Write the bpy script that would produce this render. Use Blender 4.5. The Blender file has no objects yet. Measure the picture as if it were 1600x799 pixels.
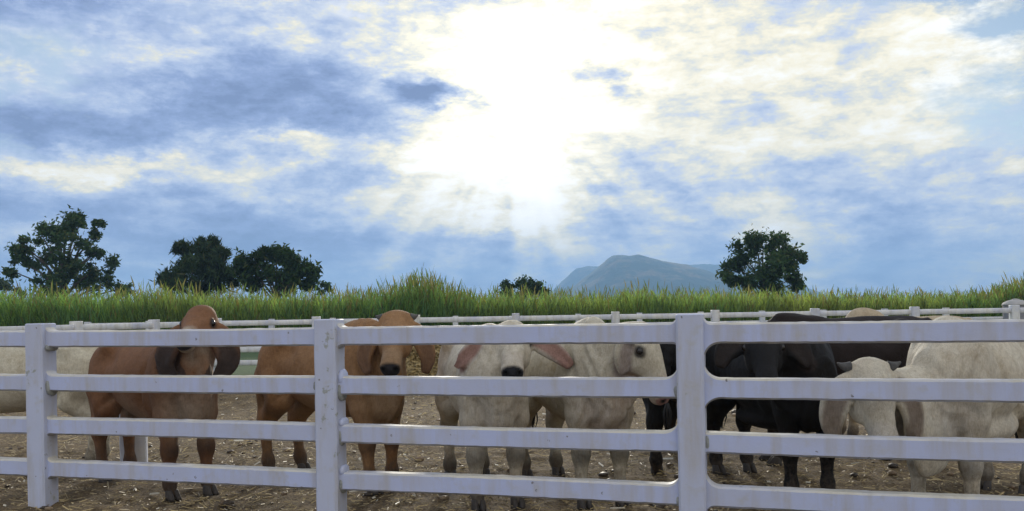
import bpy, math, random
import numpy as np
from mathutils import Vector, Matrix
R = math.radians
rng = np.random.default_rng(7)
random.seed(7)
scene = bpy.context.scene
COL = scene.collection

# ------------------------------------------------------------------ camera
cam = bpy.data.cameras.new('camera'); camo = bpy.data.objects.new('camera', cam); COL.objects.link(camo)
camo.location = (0, 0, 1.54)
camo.rotation_mode = 'XYZ'
camo.matrix_world = Matrix.Translation((0, 0, 1.54)) @ Matrix.Rotation(R(90), 4, 'X') @ Matrix.Rotation(R(-0.95), 4, 'Z')
cam.sensor_width = 36.0
cam.lens = 36.0 * 1400 / 1600
cam.shift_y = 86.2 / 1600
cam.clip_end = 20000
scene.camera = camo
scene.render.engine = 'CYCLES'
try:
    scene.cycles.use_denoising = True
    scene.cycles.max_bounces = 5; scene.cycles.diffuse_bounces = 2; scene.cycles.glossy_bounces = 2
    scene.cycles.volume_bounces = 0
except Exception:
    pass

# ------------------------------------------------------------------ node helper
class NB:
    def __init__(self, tree): self.t = tree; self.n = tree.nodes; self.l = tree.links
    def node(self, kind, **kw):
        nd = self.n.new(kind)
        for k, v in kw.items(): setattr(nd, k, v)
        return nd
    def put(self, sock, v):
        if hasattr(v, 'is_linked'): self.l.new(v, sock)
        else:
            if isinstance(v, (tuple, list)) and len(v) == 3 and sock.type == 'RGBA': v = (*v, 1)
            sock.default_value = v
    def m(self, op, a, b=None, c=None, clamp=False):
        nd = self.node('ShaderNodeMath', operation=op); nd.use_clamp = clamp
        self.put(nd.inputs[0], a)
        if b is not None: self.put(nd.inputs[1], b)
        if c is not None: self.put(nd.inputs[2], c)
        return nd.outputs[0]
    def noise(self, vec, scale, detail=4, rough=0.55, dist=0.0, out=0, dims='3D'):
        nd = self.node('ShaderNodeTexNoise'); nd.noise_dimensions = dims
        if vec is not None: self.l.new(vec, nd.inputs['W' if dims == '1D' else 'Vector'])
        nd.inputs['Scale'].default_value = scale; nd.inputs['Detail'].default_value = detail
        nd.inputs['Roughness'].default_value = rough; nd.inputs['Distortion'].default_value = dist
        return nd.outputs[out]
    def ramp(self, fac, stops, interp='LINEAR'):
        nd = self.node('ShaderNodeValToRGB'); r = nd.color_ramp; r.interpolation = interp
        while len(r.elements) < len(stops): r.elements.new(0.5)
        for e, (p, c) in zip(r.elements, stops): e.position = p; e.color = (*c, 1) if len(c) == 3 else c
        self.put(nd.inputs[0], fac); return nd.outputs[0]
    def mix(self, f, a, b, blend='MIX'):
        nd = self.node('ShaderNodeMix', data_type='RGBA', blend_type=blend)
        self.put(nd.inputs[0], f); self.put(nd.inputs[6], a); self.put(nd.inputs[7], b)
        return nd.outputs[2]
    def comb(self, x, y, z):
        nd = self.node('ShaderNodeCombineXYZ')
        for i, v in enumerate((x, y, z)): self.put(nd.inputs[i], v)
        return nd.outputs[0]
    def sep(self, v):
        nd = self.node('ShaderNodeSeparateXYZ'); self.l.new(v, nd.inputs[0]); return nd.outputs

# ------------------------------------------------------------------ world: sky with broken cloud, veiled sun ahead
SUN_AZ, SUN_EL = 0.2, 14.2
world = bpy.data.worlds.new('World'); scene.world = world; world.use_nodes = True
W = NB(world.node_tree); W.n.clear()
tc = W.node('ShaderNodeTexCoord')
nv = W.node('ShaderNodeVectorMath', operation='NORMALIZE'); W.l.new(tc.outputs['Generated'], nv.inputs[0])
dx, dy, dz = W.sep(nv.outputs[0])
zc = W.m('MAXIMUM', dz, 0.0)
def scaled(off=0.0, sz=2.3):
    """direction with flattened vertical, shifted towards the sun by off"""
    return W.comb(W.m('ADD', dx, off * sd.x), W.m('ADD', dy, off * sd.y), W.m('MULTIPLY', W.m('ADD', zc, off * sd.z), sz))
sd = Vector((math.sin(R(SUN_AZ)) * math.cos(R(SUN_EL)), math.cos(R(SUN_AZ)) * math.cos(R(SUN_EL)), math.sin(R(SUN_EL))))
DEG = 180 / math.pi
q0 = scaled()
wn = W.sep(W.noise(q0, 7.0, 8, 0.66, 0, 1))
az_true = W.m('MULTIPLY', W.m('ARCTAN2', dx, dy), DEG)
az = W.m('ADD', az_true, W.m('MULTIPLY', W.m('SUBTRACT', wn[0], 0.5), 14.0))
el0 = W.m('MULTIPLY', W.m('ARCSINE', zc), DEG)
el = W.m('ADD', el0, W.m('MULTIPLY', W.m('SUBTRACT', wn[1], 0.5), 6.0))
def blob(a0, e0, sa, se, amp, A=None, E=None):
    u = W.m('DIVIDE', W.m('SUBTRACT', A or az, a0), sa); v = W.m('DIVIDE', W.m('SUBTRACT', E or el, e0), se)
    q = W.m('ADD', W.m('MULTIPLY', u, u), W.m('MULTIPLY', v, v))
    return W.m('MULTIPLY', W.m('EXPONENT', W.m('MULTIPLY', q, -1.0)), amp)
def total(lst):
    s = lst[0]
    for b in lst[1:]: s = W.m('ADD', s, b)
    return s
n_big = W.noise(q0, 6.0, 12, 0.66, 0.10)
n_sun = W.noise(scaled(.022, 2.3), 6.0, 12, 0.66, 0.10)
n_fine = W.noise(q0, 19.0, 9, 0.68, 0.2)
streak = W.noise(W.comb(dx, dy, W.m('MULTIPLY', zc, 7.0)), 4.5, 7, 0.6, 0.2)
# the sun side of every billow is lit, the far side is in its own shade
relief = W.m('SUBTRACT', n_sun, n_big)
fbm = total([W.m('MULTIPLY', W.m('SUBTRACT', n_big, 0.5), -1.85), W.m('MULTIPLY', W.m('SUBTRACT', n_fine, 0.5), 1.0), W.m('MULTIPLY', relief, -1.6),
             W.m('MULTIPLY', W.m('SUBTRACT', streak, 0.5), 0.62)])
SKYBLOBS = [(-30, 19, 8, 2.2, -.38), (-13, 15, 6, 2.4, -.40), (-17, 12, 9, 2.0, -.40), (-26, 10.9, 9, 1.2, -.30), (-5.0, 13.2, 3.0, .9, -.75),
            (-20, 5.2, 22, 3.0, -.28), (6.2, 14.3, 2.4, .8, -.38), (24, 4.5, 14, 3.0, -.10), (11.5, 8.4, 6, 1.6, -.18), (4, 4, 8, 2.2, -.10),
            (-24, 15, 7, 1.4, .20), (-25, 8.7, 6, .8, .42), (-15, 10.4, 3.2, .6, .36), (-6.5, 9.4, 6, .9, .30), (-1, 5.4, 3.2, .6, .26),
            (1.2, 8.6, 3.6, 2.6, .22), (24, 12.5, 14, 4.0, .16), (18, 17, 10, 1.6, .14), (10, 6, 8, .7, .18)]
place = total([blob(*b) for b in SKYBLOBS])
# rays fanning down from the veiled sun
ra = W.m('SUBTRACT', az_true, SUN_AZ); re = W.m('SUBTRACT', W.m('ADD', SUN_EL, 1.0), el0)
theta = W.m('ARCTAN2', ra, re)
rn = W.noise(theta, 6.0, 1.5, 0.5, 0, 0, '1D')
rmask = W.m('MULTIPLY', blob(SUN_AZ + 1, 5.5, 14, 4.6, 1.0, az_true, el0), W.m('SUBTRACT', rn, 0.45))
cosang = W.node('ShaderNodeVectorMath', operation='DOT_PRODUCT'); W.l.new(nv.outputs[0], cosang.inputs[0])
cosang.inputs[1].default_value = sd
ang = W.m('MULTIPLY', W.m('ARCCOSINE', W.m('MINIMUM', cosang.outputs['Value'], 1.0)), DEG)
glow = W.m('EXPONENT', W.m('MULTIPLY', W.m('POWER', W.m('DIVIDE', ang, 7.8), 2.0), -1.0))
halo = W.m('EXPONENT', W.m('MULTIPLY', W.m('DIVIDE', ang, 15.0), -1.0))
val = total([fbm, place, W.m('MULTIPLY', rmask, 0.9), W.m('MULTIPLY', glow, 0.42), W.m('MULTIPLY', halo, 0.30), W.m('MULTIPLY', W.m('DIVIDE', W.m('SUBTRACT', az, 4.0), 24.0, clamp=True), .09), 0.43])
cloud = W.ramp(val, [(0.0, (.185, .25, .43)), (.22, (.265, .35, .575)), (.42, (.41, .50, .70)), (.58, (.59, .65, .76)),
                     (.69, (.77, .76, .66)), (.80, (.96, .89, .68)), (1.0, (1.04, 1.03, .96))])
sunlift = W.mix(1.0, cloud, W.mix(W.m('MULTIPLY', glow, W.m('MINIMUM', W.m('MAXIMUM', W.m('SUBTRACT', val, .45), 0.0), 1.0)), (0, 0, 0), (.8, .74, .62)), 'ADD')
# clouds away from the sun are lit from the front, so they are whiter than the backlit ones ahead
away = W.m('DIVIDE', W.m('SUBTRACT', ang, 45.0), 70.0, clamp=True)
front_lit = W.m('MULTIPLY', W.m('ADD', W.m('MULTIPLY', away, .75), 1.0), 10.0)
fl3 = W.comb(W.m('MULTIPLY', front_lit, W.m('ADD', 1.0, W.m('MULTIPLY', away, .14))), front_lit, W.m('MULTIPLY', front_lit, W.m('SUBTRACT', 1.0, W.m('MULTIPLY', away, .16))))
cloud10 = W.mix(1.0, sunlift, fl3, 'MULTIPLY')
sky = W.node('ShaderNodeTexSky', sky_type='NISHITA'); sky.sun_disc = False
sky.sun_elevation = R(SUN_EL); sky.sun_rotation = R(SUN_AZ); sky.air_density = 1.0; sky.dust_density = 0.6; sky.ozone_density = 2.0
cover_n = W.noise(q0, 2.6, 6, 0.6, 0.2)
cover = W.m('ADD', W.m('MULTIPLY', W.m('SUBTRACT', cover_n, 0.34), 7.0), W.m('MULTIPLY', W.m('SUBTRACT', n_fine, .5), 3.0), clamp=False)
cover = W.m('ADD', cover, total([blob(25, 17.8, 4.5, 1.1, -1.9), blob(31, 15.2, 4, .7, -1.0), blob(0, 8, 22, 9, 1.5)]), clamp=True)
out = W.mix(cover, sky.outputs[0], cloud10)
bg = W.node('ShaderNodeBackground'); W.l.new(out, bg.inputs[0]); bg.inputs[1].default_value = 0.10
wo = W.node('ShaderNodeOutputWorld'); W.l.new(bg.outputs[0], wo.inputs[0])

sun = bpy.data.lights.new('sun', 'SUN'); suno = bpy.data.objects.new('sun', sun); COL.objects.link(suno)
sun.energy = 2.6; sun.angle = R(7); sun.color = (1.0, .93, .80)
suno.rotation_euler = (-sd).to_track_quat('-Z', 'Y').to_euler()
vs = scene.view_settings
vs.view_transform = 'Standard'; vs.look = 'None'; vs.exposure = 0.22; vs.gamma = 1.0; vs.use_curve_mapping = False

# ------------------------------------------------------------------ mesh helpers
def tag(o, label=None, cat=None, group=None, kind=None):
    if label: o['label'] = label
    if cat: o['category'] = cat
    if group: o['group'] = group
    if kind: o['kind'] = kind
    return o
def mesh(name, V, F, mat, smooth=True, cols=None):
    V = np.asarray(V, dtype=np.float32)
    me = bpy.data.meshes.new(name)
    if isinstance(F, np.ndarray):
        k = F.shape[1]; n = len(F)
        me.vertices.add(len(V)); me.vertices.foreach_set('co', V.ravel())
        me.loops.add(n * k); me.loops.foreach_set('vertex_index', F.astype(np.int32).ravel())
        me.polygons.add(n)
        me.polygons.foreach_set('loop_start', np.arange(0, n * k, k, dtype=np.int32))
        me.update(calc_edges=True)
    else:
        me.from_pydata([tuple(v) for v in V], [], F)
    if smooth: me.polygons.foreach_set('use_smooth', np.ones(len(me.polygons), dtype=bool))
    if cols is not None:
        a = me.color_attributes.new('Col', 'FLOAT_COLOR', 'POINT')
        c = np.ones((len(V), 4), dtype=np.float32); c[:, :3] = cols
        a.data.foreach_set('color', c.ravel())
    if mat: me.materials.append(mat)
    me.validate()
    return me
def add(name, me, parent=None, loc=(0, 0, 0), rz=0.0):
    o = bpy.data.objects.new(name, me); COL.objects.link(o)
    o.parent = parent; o.location = loc; o.rotation_euler = (0, 0, rz)
    return o
def empty(name, loc, rz=0.0, parent=None):
    o = bpy.data.objects.new(name, None); COL.objects.link(o); o.location = loc; o.rotation_euler = (0, 0, rz); o.empty_display_size = .2
    o.parent = parent
    return o
def vnoise(P, scale, seed=0, octaves=3):
    """cheap value noise on (N,3) points, about -1..1"""
    P = np.asarray(P, dtype=np.float64) * scale + seed * 17.13
    tot = np.zeros(len(P)); amp = 1.0; norm = 0
    for o in range(octaves):
        i = np.floor(P).astype(np.int64); f = P - i; f = f * f * (3 - 2 * f)
        def h(a, b, c):
            n = (i[:, 0] + a) * 374761393 + (i[:, 1] + b) * 668265263 + (i[:, 2] + c) * 2147483647 + seed * 1013
            n = (n ^ (n >> 13)) * 1274126177; n = n ^ (n >> 16)
            return (n & 0xffff) / 32767.5 - 1.0
        x, y, z = f.T
        v = ((h(0,0,0)*(1-x)+h(1,0,0)*x)*(1-y)+(h(0,1,0)*(1-x)+h(1,1,0)*x)*y)*(1-z) + ((h(0,0,1)*(1-x)+h(1,0,1)*x)*(1-y)+(h(0,1,1)*(1-x)+h(1,1,1)*x)*y)*z
        tot += v * amp; norm += amp; amp *= .5; P = P * 2.03 + 5.7
    return tot / norm
def tube(path, radii, seg=8, cap=True):
    """tapered tube along points -> verts, quads (list)"""
    path = [Vector(p) for p in path]; V = []; F = []
    n = len(path); ref = Vector((0.31, .2, 1)).normalized()
    for i, p in enumerate(path):
        t = (path[min(i + 1, n - 1)] - path[max(i - 1, 0)]).normalized()
        a = t.cross(ref)
        if a.length < .05: a = t.cross(Vector((1, 0, 0)))
        a.normalize(); b = t.cross(a)
        for k in range(seg):
            w = 2 * math.pi * k / seg
            V.append(p + (a * math.cos(w) + b * math.sin(w)) * radii[i])
    for i in range(n - 1):
        for k in range(seg):
            F.append((i * seg + k, i * seg + (k + 1) % seg, (i + 1) * seg + (k + 1) % seg, (i + 1) * seg + k))
    if cap:
        F.append(tuple(range(seg - 1, -1, -1))); F.append(tuple((n - 1) * seg + k for k in range(seg)))
    return V, F
def join(parts):
    V = []; F = []
    for v, f in parts:
        o = len(V); V += list(v); F += [tuple(i + o for i in q) for q in f]
    return V, F

# ------------------------------------------------------------------ materials
def newmat(name):
    m = bpy.data.materials.new(name); m.use_nodes = True; b = NB(m.node_tree); b.n.clear()
    o = b.node('ShaderNodeOutputMaterial'); p = b.node('ShaderNodeBsdfPrincipled'); b.l.new(p.outputs[0], o.inputs[0])
    t = b.node('ShaderNodeTexCoord')
    return m, b, p, t, o
def bump(b, p, h, strength, dist):
    n = b.node('ShaderNodeBump'); n.inputs['Strength'].default_value = strength; n.inputs['Distance'].default_value = dist
    b.l.new(h, n.inputs['Height']); b.l.new(n.outputs[0], p.inputs['Normal'])
def geo_pos(b): return b.node('ShaderNodeNewGeometry').outputs['Position']

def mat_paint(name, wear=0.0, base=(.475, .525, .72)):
    m, b, p, t, o = newmat(name)
    pos = geo_pos(b)
    x, y, z = b.sep(pos)
    big = b.noise(pos, 2.3, 5, .6); fine = b.noise(pos, 46, 5, .65); mid = b.noise(pos, 9, 6, .62)
    drip = b.noise(b.comb(b.m('MULTIPLY', x, 9.0), b.m('MULTIPLY', y, 9.0), b.m('MULTIPLY', z, 1.1)), 1.0, 5, .6)
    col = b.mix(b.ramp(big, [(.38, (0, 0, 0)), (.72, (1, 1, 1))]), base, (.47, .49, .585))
    col = b.mix(b.m('MULTIPLY', b.ramp(drip, [(.48, (0, 0, 0)), (.72, (1, 1, 1))]), .55), col, (.40, .355, .27))
    col = b.mix(b.m('MULTIPLY', b.ramp(mid, [(.55, (0, 0, 0)), (.72, (1, 1, 1))]), .45), col, (.42, .39, .31))
    spot = b.node('ShaderNodeTexVoronoi'); b.l.new(pos, spot.inputs['Vector']); spot.inputs['Scale'].default_value = 7.0
    sm = b.m('MULTIPLY', b.m('LESS_THAN', spot.outputs['Distance'], .075), b.m('GREATER_THAN', fine, .50))
    col = b.mix(b.m('MULTIPLY', sm, .8), col, (.12, .10, .08))
    if wear > 0:
        wn_ = b.noise(pos, 5.5, 7, .68, .4)
        wm = b.ramp(wn_, [(.80 - wear * .2, (0, 0, 0)), (.81 - wear * .2, (1, 1, 1))])
        col = b.mix(wm, col, (.33, .34, .32))
    b.l.new(col, p.inputs['Base Color']); p.inputs['Roughness'].default_value = .62
    bump(b, p, b.m('ADD', b.m('MULTIPLY', fine, .5), mid), .35, .006)
    return m
M_PAINT = mat_paint('white_paint_rail', .42); M_UNDER = mat_paint('dark_paint_underside', .75, (.24, .23, .21)); M_CREAM_TOP = mat_paint('cream_paint_top', .55, (.60, .565, .47)); M_PAINT_POST = mat_paint('white_paint_post', .85, (.50, .535, .66)); M_PAINT_FAR = mat_paint('white_paint_far', 0, (.72, .71, .66))
def mat_simple(name, col, rough=.8, nscale=20, var=.35, bumpd=.004, dark=None):
    m, b, p, t, o = newmat(name); pos = geo_pos(b)
    n = b.noise(pos, nscale, 6, .62)
    c2 = dark or tuple(c * (1 - var) for c in col)
    b.l.new(b.mix(b.ramp(n, [(.35, (0, 0, 0)), (.68, (1, 1, 1))]), c2, col), p.inputs['Base Color'])
    p.inputs['Roughness'].default_value = rough
    bump(b, p, n, .5, bumpd)
    return m
M_MORTAR = mat_simple('grey_mortar', (.36, .37, .34), .9, 30, .4, .008)
M_HOOF = mat_simple('muddy_hoof', (.075, .062, .05), .7, 40, .4)
M_HORN = mat_simple('horn', (.10, .095, .085), .8, 25, .5, .002)
M_TUFT = mat_simple('tail_hair', (.02, .018, .016), .6, 60, .4)
M_EYE, eb, ep, _, _ = newmat('eye'); ep.inputs['Base Color'].default_value = (.012, .009, .007, 1); ep.inputs['Roughness'].default_value = .12
M_TANK = mat_simple('weathered_tank', (.26, .25, .26), .7, 3, .25)
M_HAY = mat_simple('hay', (.42, .30, .12), .85, 14, .5, .03)

def mat_hide(name, sheen=.02):
    m, b, p, t, o = newmat(name)
    a = b.node('ShaderNodeAttribute', attribute_name='Col'); ob = t.outputs['Object']
    n1 = b.noise(ob, 3.2, 6, .66, .6); n2 = b.noise(ob, 22, 6, .72, .3); n3 = b.noise(ob, 150, 3, .6)
    x, y, z = b.sep(ob)
    hair = b.noise(b.comb(b.m('MULTIPLY', x, 160), b.m('MULTIPLY', y, 160), b.m('MULTIPLY', z, 22)), 1.0, 3, .6)
    c = b.mix(b.m('MULTIPLY', b.ramp(n1, [(.38, (0, 0, 0)), (.62, (1, 1, 1))]), .42), a.outputs['Color'], b.mix(1.0, a.outputs['Color'], (.64, .54, .42), 'MULTIPLY'))
    c = b.mix(b.m('MULTIPLY', b.ramp(n2, [(.42, (0, 0, 0)), (.62, (1, 1, 1))]), .42), c, b.mix(1.0, c, (.58, .53, .46), 'MULTIPLY'))
    c = b.mix(b.m('MULTIPLY', b.ramp(hair, [(.40, (0, 0, 0)), (.62, (1, 1, 1))]), .45), c, b.mix(1.0, c, (.62, .60, .58), 'MULTIPLY'))
    # dried mud on the lower body
    mud = b.m('MULTIPLY', b.ramp(z, [(.02, (1, 1, 1)), (.55, (0, 0, 0))]), b.ramp(n2, [(.42, (0, 0, 0)), (.62, (1, 1, 1))]))
    c = b.mix(b.m('MULTIPLY', mud, .6), c, (.13, .10, .07))
    b.l.new(c, p.inputs['Base Color']); p.inputs['Roughness'].default_value = .72
    p.inputs['Specular IOR Level'].default_value = .25; p.inputs['Sheen Weight'].default_value = sheen; p.inputs['Sheen Roughness'].default_value = .5
    bump(b, p, total_(b, [b.m('MULTIPLY', n2, .6), b.m('MULTIPLY', hair, .35), b.m('MULTIPLY', n3, .2)]), .9, .020)
    return m
def total_(b, l):
    s = l[0]
    for q in l[1:]: s = b.m('ADD', s, q)
    return s
M_HIDE = mat_hide('cattle_hide')

def mat_leaf(name, trans=.35, rough=.5):
    m, b, p, t, o = newmat(name)
    a = b.node('ShaderNodeAttribute', attribute_name='Col')
    b.l.new(a.outputs['Color'], p.inputs['Base Color']); p.inputs['Roughness'].default_value = .7; p.inputs['Specular IOR Level'].default_value = .08
    tr = b.node('ShaderNodeBsdfTranslucent'); b.l.new(b.mix(1.0, a.outputs['Color'], (1.25, 1.35, .6), 'MULTIPLY'), tr.inputs[0])
    mx = b.node('ShaderNodeMixShader'); mx.inputs[0].default_value = trans
    b.l.new(p.outputs[0], mx.inputs[1]); b.l.new(tr.outputs[0], mx.inputs[2]); b.l.new(mx.outputs[0], o.inputs[0])
    return m
M_LEAF = mat_leaf('tree_leaf', .22); M_GRASS = mat_leaf('tall_grass_blade', .5)
M_BARK = mat_simple('bark', (.10, .08, .06), .9, 8, .5, .02)
def mat_straw():
    m, b, p, t, o = newmat('straw'); a = b.node('ShaderNodeAttribute', attribute_name='Col')
    b.l.new(a.outputs['Color'], p.inputs['Base Color']); p.inputs['Roughness'].default_value = .6
    return m
M_STRAW = mat_straw()

def mat_ground():
    m, b, p, t, o = newmat('pen_dirt_and_field')
    pos = geo_pos(b); x, y, z = b.sep(pos)
    n1 = b.noise(pos, .8, 6, .6); n2 = b.noise(pos, 6, 8, .68); n3 = b.noise(pos, 38, 6, .7)
    c = b.ramp(n2, [(.30, (.050, .034, .016)), (.50, (.150, .100, .046)), (.70, (.31, .215, .100))])
    c = b.mix(b.m('MULTIPLY', b.ramp(n1, [(.35, (0, 0, 0)), (.65, (1, 1, 1))]), .5), c, (.17, .112, .052))
    c = b.mix(b.m('MULTIPLY', b.ramp(n3, [(.50, (0, 0, 0)), (.66, (1, 1, 1))]), .6), c, (.40, .30, .14))
    c = b.mix(b.m('MULTIPLY', b.ramp(n3, [(.34, (1, 1, 1)), (.48, (0, 0, 0))]), .75), c, (.045, .033, .022))
    g = b.ramp(n2, [(.3, (.035, .075, .018)), (.7, (.085, .13, .035))])
    edge = b.m('ADD', y, b.m('MULTIPLY', b.m('SUBTRACT', n1, .5), 7.0))
    f = b.m('DIVIDE', b.m('SUBTRACT', edge, 19.5), 3.5, clamp=True)
    c = b.mix(f, c, g)
    b.l.new(c, p.inputs['Base Color']); p.inputs['Roughness'].default_value = .95
    bump(b, p, b.m('ADD', n2, b.m('MULTIPLY', n3, .6)), 1.0, .06)
    return m
M_GROUND = mat_ground()

# ------------------------------------------------------------------ ground
def ground_h(X, Y):
    P = np.stack([X, Y, np.zeros_like(X)], 1)
    h = .035 * vnoise(P, 2.2, 3, 4) + .030 * vnoise(P, 8, 5, 3)
    h += .42 * np.exp(-(((X + 4.8) / 1.9) ** 2 + ((Y - 16.0) / 1.3) ** 2))
    h += .20 * np.exp(-(((X - 4.2) / 2.4) ** 2 + ((Y - 14.5) / 1.3) ** 2))
    return h
def grid_sheet(xs, ys):
    X, Y = np.meshgrid(xs, ys); nx, ny = len(xs), len(ys)
    i = np.arange(nx * ny).reshape(ny, nx)
    F = np.stack([i[:-1, :-1], i[:-1, 1:], i[1:, 1:], i[1:, :-1]], -1).reshape(-1, 4)
    return X.ravel(), Y.ravel(), F
xs = np.concatenate([[-4400, -2500, -900, -300, -120, -60, -35, -22], np.arange(-15, -6.5, .25), np.arange(-6.5, 6.5, .04), np.arange(6.5, 15, .25), [22, 35, 60, 120, 300, 900, 2500, 4400]])
ys = np.concatenate([[-550, -400, -200, -100, -30, -8, 0, 2, 4], np.arange(5, 10.5, .04), np.arange(10.5, 22, .12), np.arange(22, 40, 1.0), [45, 60, 100, 200, 500, 1200, 3000, 4500]])
X, Y, F = grid_sheet(xs, ys)
fade = np.clip((22 - Y) / 4, 0, 1) * np.clip((Y - 1) / 3, 0, 1) * np.clip((15.2 - np.abs(X)) / 3, 0, 1)
Z = ground_h(X, Y) * fade
tag(add('ground', mesh('ground', np.stack([X, Y, Z], 1), F, M_GROUND)), kind='structure')

# loose straw trodden over the pen
def straw_litter():
    n = 24000
    y = 5.2 + rng.random(n) ** 1.3 * 13; x = (rng.random(n) * 2 - 1) * (.62 * y + .6)
    h = ground_h(x, y)
    L = .010 + rng.random(n) ** 2 * .055; w = .0020 + rng.random(n) * .0035
    big = rng.random(n) < .012; L[big] *= 1.2; w[big] *= 2.6
    a = rng.random(n) * np.pi; tilt = (rng.random(n) - .5) * .7
    d = np.stack([np.cos(a), np.sin(a), tilt], 1); d /= np.linalg.norm(d, axis=1)[:, None]
    s = np.stack([-np.sin(a), np.cos(a), np.zeros(n)], 1)
    c = np.stack([x, y, h + .014 + np.abs(tilt) * L * .4], 1)
    up = np.array([0, 0, 1.0])
    A = [c - d*L[:, None]/1 - s*w[:, None], c + d*L[:, None] - s*w[:, None], c + d*L[:, None] + s*w[:, None], c - d*L[:, None] + s*w[:, None],
         c - d*L[:, None]*.9 + up*w[:, None]*1.2, c + d*L[:, None]*.9 + up*w[:, None]*1.2]
    V = np.stack(A, 1).reshape(-1, 3); b = np.arange(n) * 6
    F = np.concatenate([np.stack([b, b+1, b+5, b+4], 1), np.stack([b+2, b+3, b+4, b+5], 1)])
    t = rng.random(n); col = np.array([.44, .33, .15]) * (.35 + 1.0 * t[:, None]); col[big] = np.array([.62, .56, .42])
    return mesh('straw_litter', V, F, M_STRAW, False, np.repeat(col, 6, 0))
tag(add('straw_litter', straw_litter()), 'scattered pale straw trodden into the brown pen dirt', 'straw', kind='stuff')

def clods():
    r = np.random.default_rng(77); n = 1500; base = []; Fb = []
    ph = (1 + 5 ** .5) / 2
    ico = np.array([(-1, ph, 0), (1, ph, 0), (-1, -ph, 0), (1, -ph, 0), (0, -1, ph), (0, 1, ph), (0, -1, -ph), (0, 1, -ph), (ph, 0, -1), (ph, 0, 1), (-ph, 0, -1), (-ph, 0, 1)]) / 1.9
    fi = np.array([(0,11,5),(0,5,1),(0,1,7),(0,7,10),(0,10,11),(1,5,9),(5,11,4),(11,10,2),(10,7,6),(7,1,8),(3,9,4),(3,4,2),(3,2,6),(3,6,8),(3,8,9),(4,9,5),(2,4,11),(6,2,10),(8,6,7),(9,8,1)])
    y = 5.2 + r.random(n) ** 1.4 * 10; x = (r.random(n) * 2 - 1) * (.62 * y + .5)
    patch = vnoise(np.stack([x, y, 0*x], 1), .9, 6, 2); keep = patch > -.15; x, y = x[keep], y[keep]; n = len(x)
    sz = .012 + .045 * r.random(n) ** 3; flat = .35 + .4 * r.random(n)
    jit = 1 + .35 * r.normal(size=(n, 12, 1)) * .6
    V = ico[None] * jit * sz[:, None, None]; V[:, :, 2] *= flat[:, None]
    V = V + np.stack([x, y, ground_h(x, y) + sz * flat * .45], 1)[:, None]
    F = (fi[None] + (np.arange(n) * 12)[:, None, None]).reshape(-1, 3)
    col = np.where(r.random((n, 1)) < .55, np.array([[.055, .038, .022]]), np.array([[.20, .14, .08]])) * (.7 + .6 * r.random((n, 1)))
    return mesh('soil_clods', V.reshape(-1, 3), F, M_STRAW, True, np.repeat(col, 12, 0))
tag(add('soil_clods', clods()), 'dark crumbled soil and dung clods lying across the pen', 'soil', kind='stuff')

# ------------------------------------------------------------------ hills far behind
def mat_hill():
    m, b, p, t, o = newmat('wooded_hill'); pos = geo_pos(b)
    n = b.noise(pos, .012, 8, .65); n2 = b.noise(pos, .05, 5, .6)
    c = b.mix(b.ramp(n, [(.50, (0, 0, 0)), (.62, (1, 1, 1))]), (.035, .065, .022), (.22, .175, .075))
    c = b.mix(b.m('MULTIPLY', b.ramp(n2, [(.4, (0, 0, 0)), (.7, (1, 1, 1))]), .5), c, (.022, .040, .016))
    b.l.new(c, p.inputs['Base Color']); p.inputs['Roughness'].default_value = .95
    bump(b, p, n2, 1.0, 14.0)
    return m
M_HILL = mat_hill()
def hill(name, dist, prof, depth, seed):
    px = np.array([q[0] for q in prof]); py = np.array([q[1] for q in prof])
    Xp = (px - 800) / 1400 * dist; Zp = 1.54 + (485.7 - .0166 * (px - 800) - py) / 1400 * dist
    xs = np.linspace(Xp[0], Xp[-1], 260); ys = np.linspace(-depth, depth, 90)
    zr = np.interp(xs, Xp, Zp)
    k = np.ones(3) / 3; zr = np.convolve(np.pad(zr, 1, 'edge'), k, 'valid')
    X, Y = np.meshgrid(xs, ys)
    c = np.clip(1 - (np.abs(Y) / depth) ** 1.25, 0, 1)
    Pn = np.stack([X.ravel(), Y.ravel() * 1.0, 0 * X.ravel()], 1)
    ero = vnoise(Pn, .006, seed, 5).reshape(X.shape); can = vnoise(Pn, .05, seed + 2, 3).reshape(X.shape)
    Z = zr[None] * c * (1 + .22 * ero * (1 - c) * 1.6) + can * 3.2 * dist / 2600 - 3
    Z = np.maximum(Z, -1.0)
    i = np.arange(X.size).reshape(X.shape)
    F = np.stack([i[:-1, :-1], i[:-1, 1:], i[1:, 1:], i[1:, :-1]], -1).reshape(-1, 4)
    V = np.stack([X.ravel(), Y.ravel() + dist, Z.ravel()], 1)
    o = add(name, mesh(name, V, F, M_HILL)); o['kind'] = 'structure'
    return o
hill('hill', 2400, [(800, 496), (840, 482), (872, 463), (888, 452), (905, 440), (925, 424), (941, 411), (952, 402), (960, 396.5), (968, 396), (985, 398), (1000, 396), (1018, 402), (1045, 408),
      (1075, 412), (1100, 420), (1130, 432), (1180, 452), (1240, 476)], 420, 11)
hill('hill', 3600, [(830, 488), (860, 456), (882, 436), (902, 418), (918, 415), (940, 414), (975, 416), (1020, 414), (1060, 413), (1085, 412), (1110, 412), (1135, 413), (1165, 414), (1200, 424),
      (1240, 440), (1300, 470)], 500, 23)

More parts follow.
